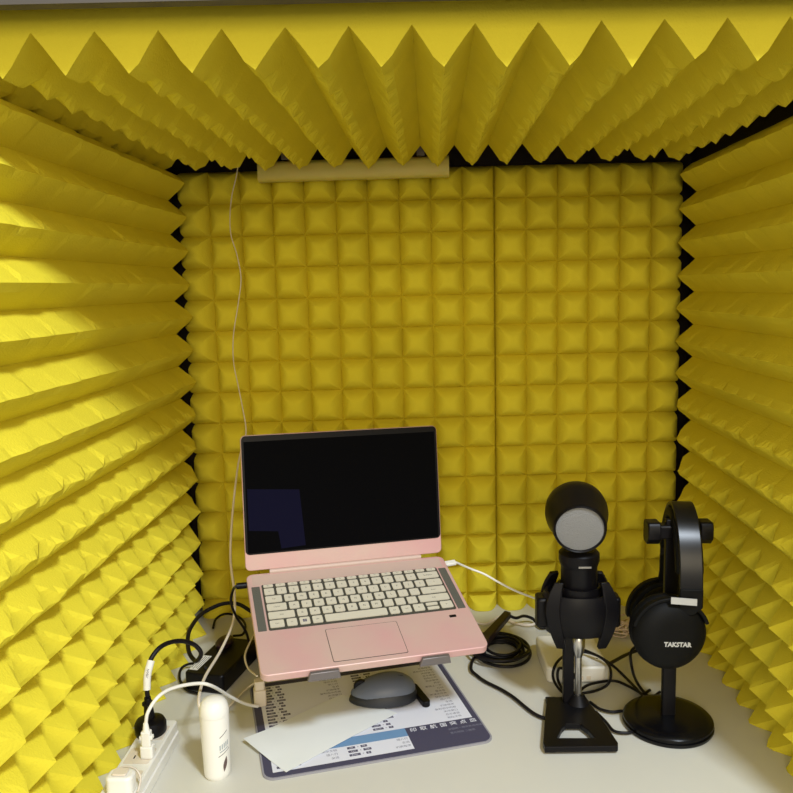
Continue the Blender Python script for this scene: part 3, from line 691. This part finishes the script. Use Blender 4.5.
# ------------------------------------------------------------------ headphones
NY, FY = 1.032, 1.178
nc = atY(672.5, 637.5, NY); fc_ = atY(661, 611, FY)
zcup = nc.z
hp = thing('headphones', 'black closed headphones hanging on the round-based stand, lettered ear cup facing out', 'headphones', (HC.x, HC.y, zcup))
O = Vector(hp.location)
bandN = atY(689.5, 600, NY+.01); bandF = atY(668, 590, FY-.01)
pN = Vector((bandN.x, NY+.004, zcup+.045))-O; pF = Vector((bandF.x+.004, FY-.004, zcup+.045))-O
ztop = atY(684, 508, (NY+FY)/2-.02).z-O.z
mid = (pN+pF)/2; hw = (pF-pN).length/2; dr = (pF-pN).normalized(); wdir = dr.cross(Vector((0, 0, 1))).normalized()
def arc(zo, rr, n=28, a0=0, a1=pi): return [mid-dr*(cos(a0+(a1-a0)*i/n)*(hw+rr)*(1+.10*sin(a0+(a1-a0)*i/n)*abs(cos(a0+(a1-a0)*i/n)))) + Vector((0, 0, sin(a0+(a1-a0)*i/n)*(ztop-pN.z+zo))) for i in range(n+1)]
MB().sweep(arc(0, 0), wdir, .030, .0055).build('headband', LEATHER, hp, bevel=.0015)
MB().sweep(arc(-.012, -.011, 24, .35, pi-.35), wdir, .036, .014).build('headband_padding', MATTE, hp, bevel=.004, seg=3)
mb = MB()
TAK = mat('silver_trim', lin(196, 196, 194), .35, metal=.3)
def cup(c, sgn, name_text):
    """sgn -1: outer face towards the camera"""
    M = T(c-O) @ R(radians(6 if sgn < 0 else 6), 'Z') @ R(pi/2 if sgn < 0 else -pi/2, 'X')
    cp = MB().lathe([(0, .0165), (.020, .0165), (.0325, .0155), (.0375, .0130), (.0430, .0105), (.0488, .0040), (.0505, -.004), (.0495, -.010), (.042, -.014), (0, -.014)], 56, 0, M).build('ear_cup', MATTE, hp, smooth=38)
    MB().lathe([(.022, -.014), (.043, -.014), (.0475, -.019), (.0480, -.026), (.044, -.034), (.036, -.037), (.024, -.034), (.020, -.024), (.022, -.014)], 48, 0, M).build('ear_cushion', MATTE, hp, smooth=60)
    if name_text:
        t = MB(); t.text('TAKSTAR', .0088, M @ T((.004, -.0085, .0168)) @ R(radians(-4), 'Z'), 0, ext=.0002, bold=.00035); t.build('lettering', TAK, cp)
    return M
MN = cup(nc+Vector((0, .012, 0)), -1, True); MF = cup(fc_, 1, False)
for (c, p, s) in ((nc, pN, -1), (fc_, pF, 1)):
    # slider block between band and fork, then the C fork around the cup
    c0 = c-O
    MB().sweep([p+Vector((0, 0, .022)), p+Vector((0, 0, -.004)), Vector(((p.x+c0.x)/2, p.y, c0.z+.030))], wdir, .030, .0085).build('slider', MATTE, hp, bevel=.0015)
    yy = c0.y+(.010 if s < 0 else 0)
    fk = [Vector((c0.x+.0505*cos(a), yy, c0.z+.0505*sin(a))) for a in [radians(x) for x in (range(-8, 189, 7) if s > 0 else range(18, 166, 7))]]
    MB().sweep(fk, (0, 1, 0), .011, .005).build('fork', MATTE, hp, bevel=.0012)
    for sx_ in ((-1, 1) if s > 0 else ()): MB().cyl(.005, -.0035, .0035, 16, 0, T((c0.x+sx_*.0480, yy, c0.z)) @ R(pi/2, 'Y')).build('pivot', MATTE, hp)
a = atY(671, 602, NY-.004)-O
pk = MB(); px0 = atY(671, 600.5, NY-.004)-O; px1 = atY(697, 602.5, NY-.004)-O
pk.sweep([px0, px1], (0, 0, 1), .0092, .0012); tag(pk.build('size_plate', TAK, hp), 'silver adjustment plate')
# loose cable ring on the far side and cable down
tag(MB().tube([fc_+Vector((-.02, -.01, -.045)), atY(632, 650, 1.15), atY(632, 668, 1.14), atZ(638, 684, .006), atZ(650, 697, .0045), atZ(660, 692, .0045)], .0022, 10).build('headphone_cable', RUBBER, smooth=60), 'black cable hanging from the far ear cup behind the stand', 'cable')

# ------------------------------------------------------------------ black cables around the router and stands
tag(MB().tube([atZ(*c) for c in ((572, 698, .005), (560, 690, .006), (553, 677, .016), (556, 664, .033), (566, 655, .036), (583, 652, .035), (598, 656, .035), (608, 664, .034), (611, 674, .031), (608, 684, .012), (598, 690, .006), (584, 693, .005), (572, 692, .007), (566, 683, .026), (575, 676, .033), (560, 668, .035), (558, 680, .018), (566, 694, .007), (573, 700, .005))], .0022, 10).build('microphone_cable', RUBBER, smooth=60), 'black cable looped over the white router behind the microphone stand', 'cable')
tag(MB().tube([atZ(*c) for c in ((582, 649, .037), (598, 656, .038), (612, 665, .030), (622, 674, .010), (634, 686, .0045), (642, 694, .0045), (650, 690, .0045))], .0022, 10).build('black_cable', RUBBER, smooth=60), 'black cable slanting from the router top down to the headphone base', 'cable')
tag(MB().tube([atZ(*c) for c in ((577, 694, .0045), (586, 686, .0075), (600, 682, .0045), (615, 681, .0045), (628, 686, .0045), (640, 693, .009), (644, 700, .012))], .0022, 10).build('black_cable', RUBBER, smooth=60), 'black cable arching over the desk between the two stands', 'cable')
tag(MB().tube([atZ(*c) for c in ((609, 664, .033), (618, 659, .020), (628, 654, .010), (640, 650, .0045), (655, 650, .0045))], .0028, 10).build('black_cable', RUBBER, smooth=60), 'thick black cable running from the router corner behind the headphones', 'cable')
tag(MB().tube([atZ(*c) for c in ((590, 702, .0045), (600, 709, .0045), (612, 712, .0045), (622, 711, .0045), (630, 713, .0045))], .0022, 10).build('black_cable', RUBBER, smooth=60), 'short black cable from the microphone base to the headphone base, far one', 'cable')
tag(MB().tube([atZ(*c) for c in ((596, 712, .004), (606, 722, .004), (614, 731, .004), (626, 733, .004), (636, 731, .004))], .0022, 10).build('black_cable', RUBBER, smooth=60), 'nearest black cable touching the front of the headphone base', 'cable')
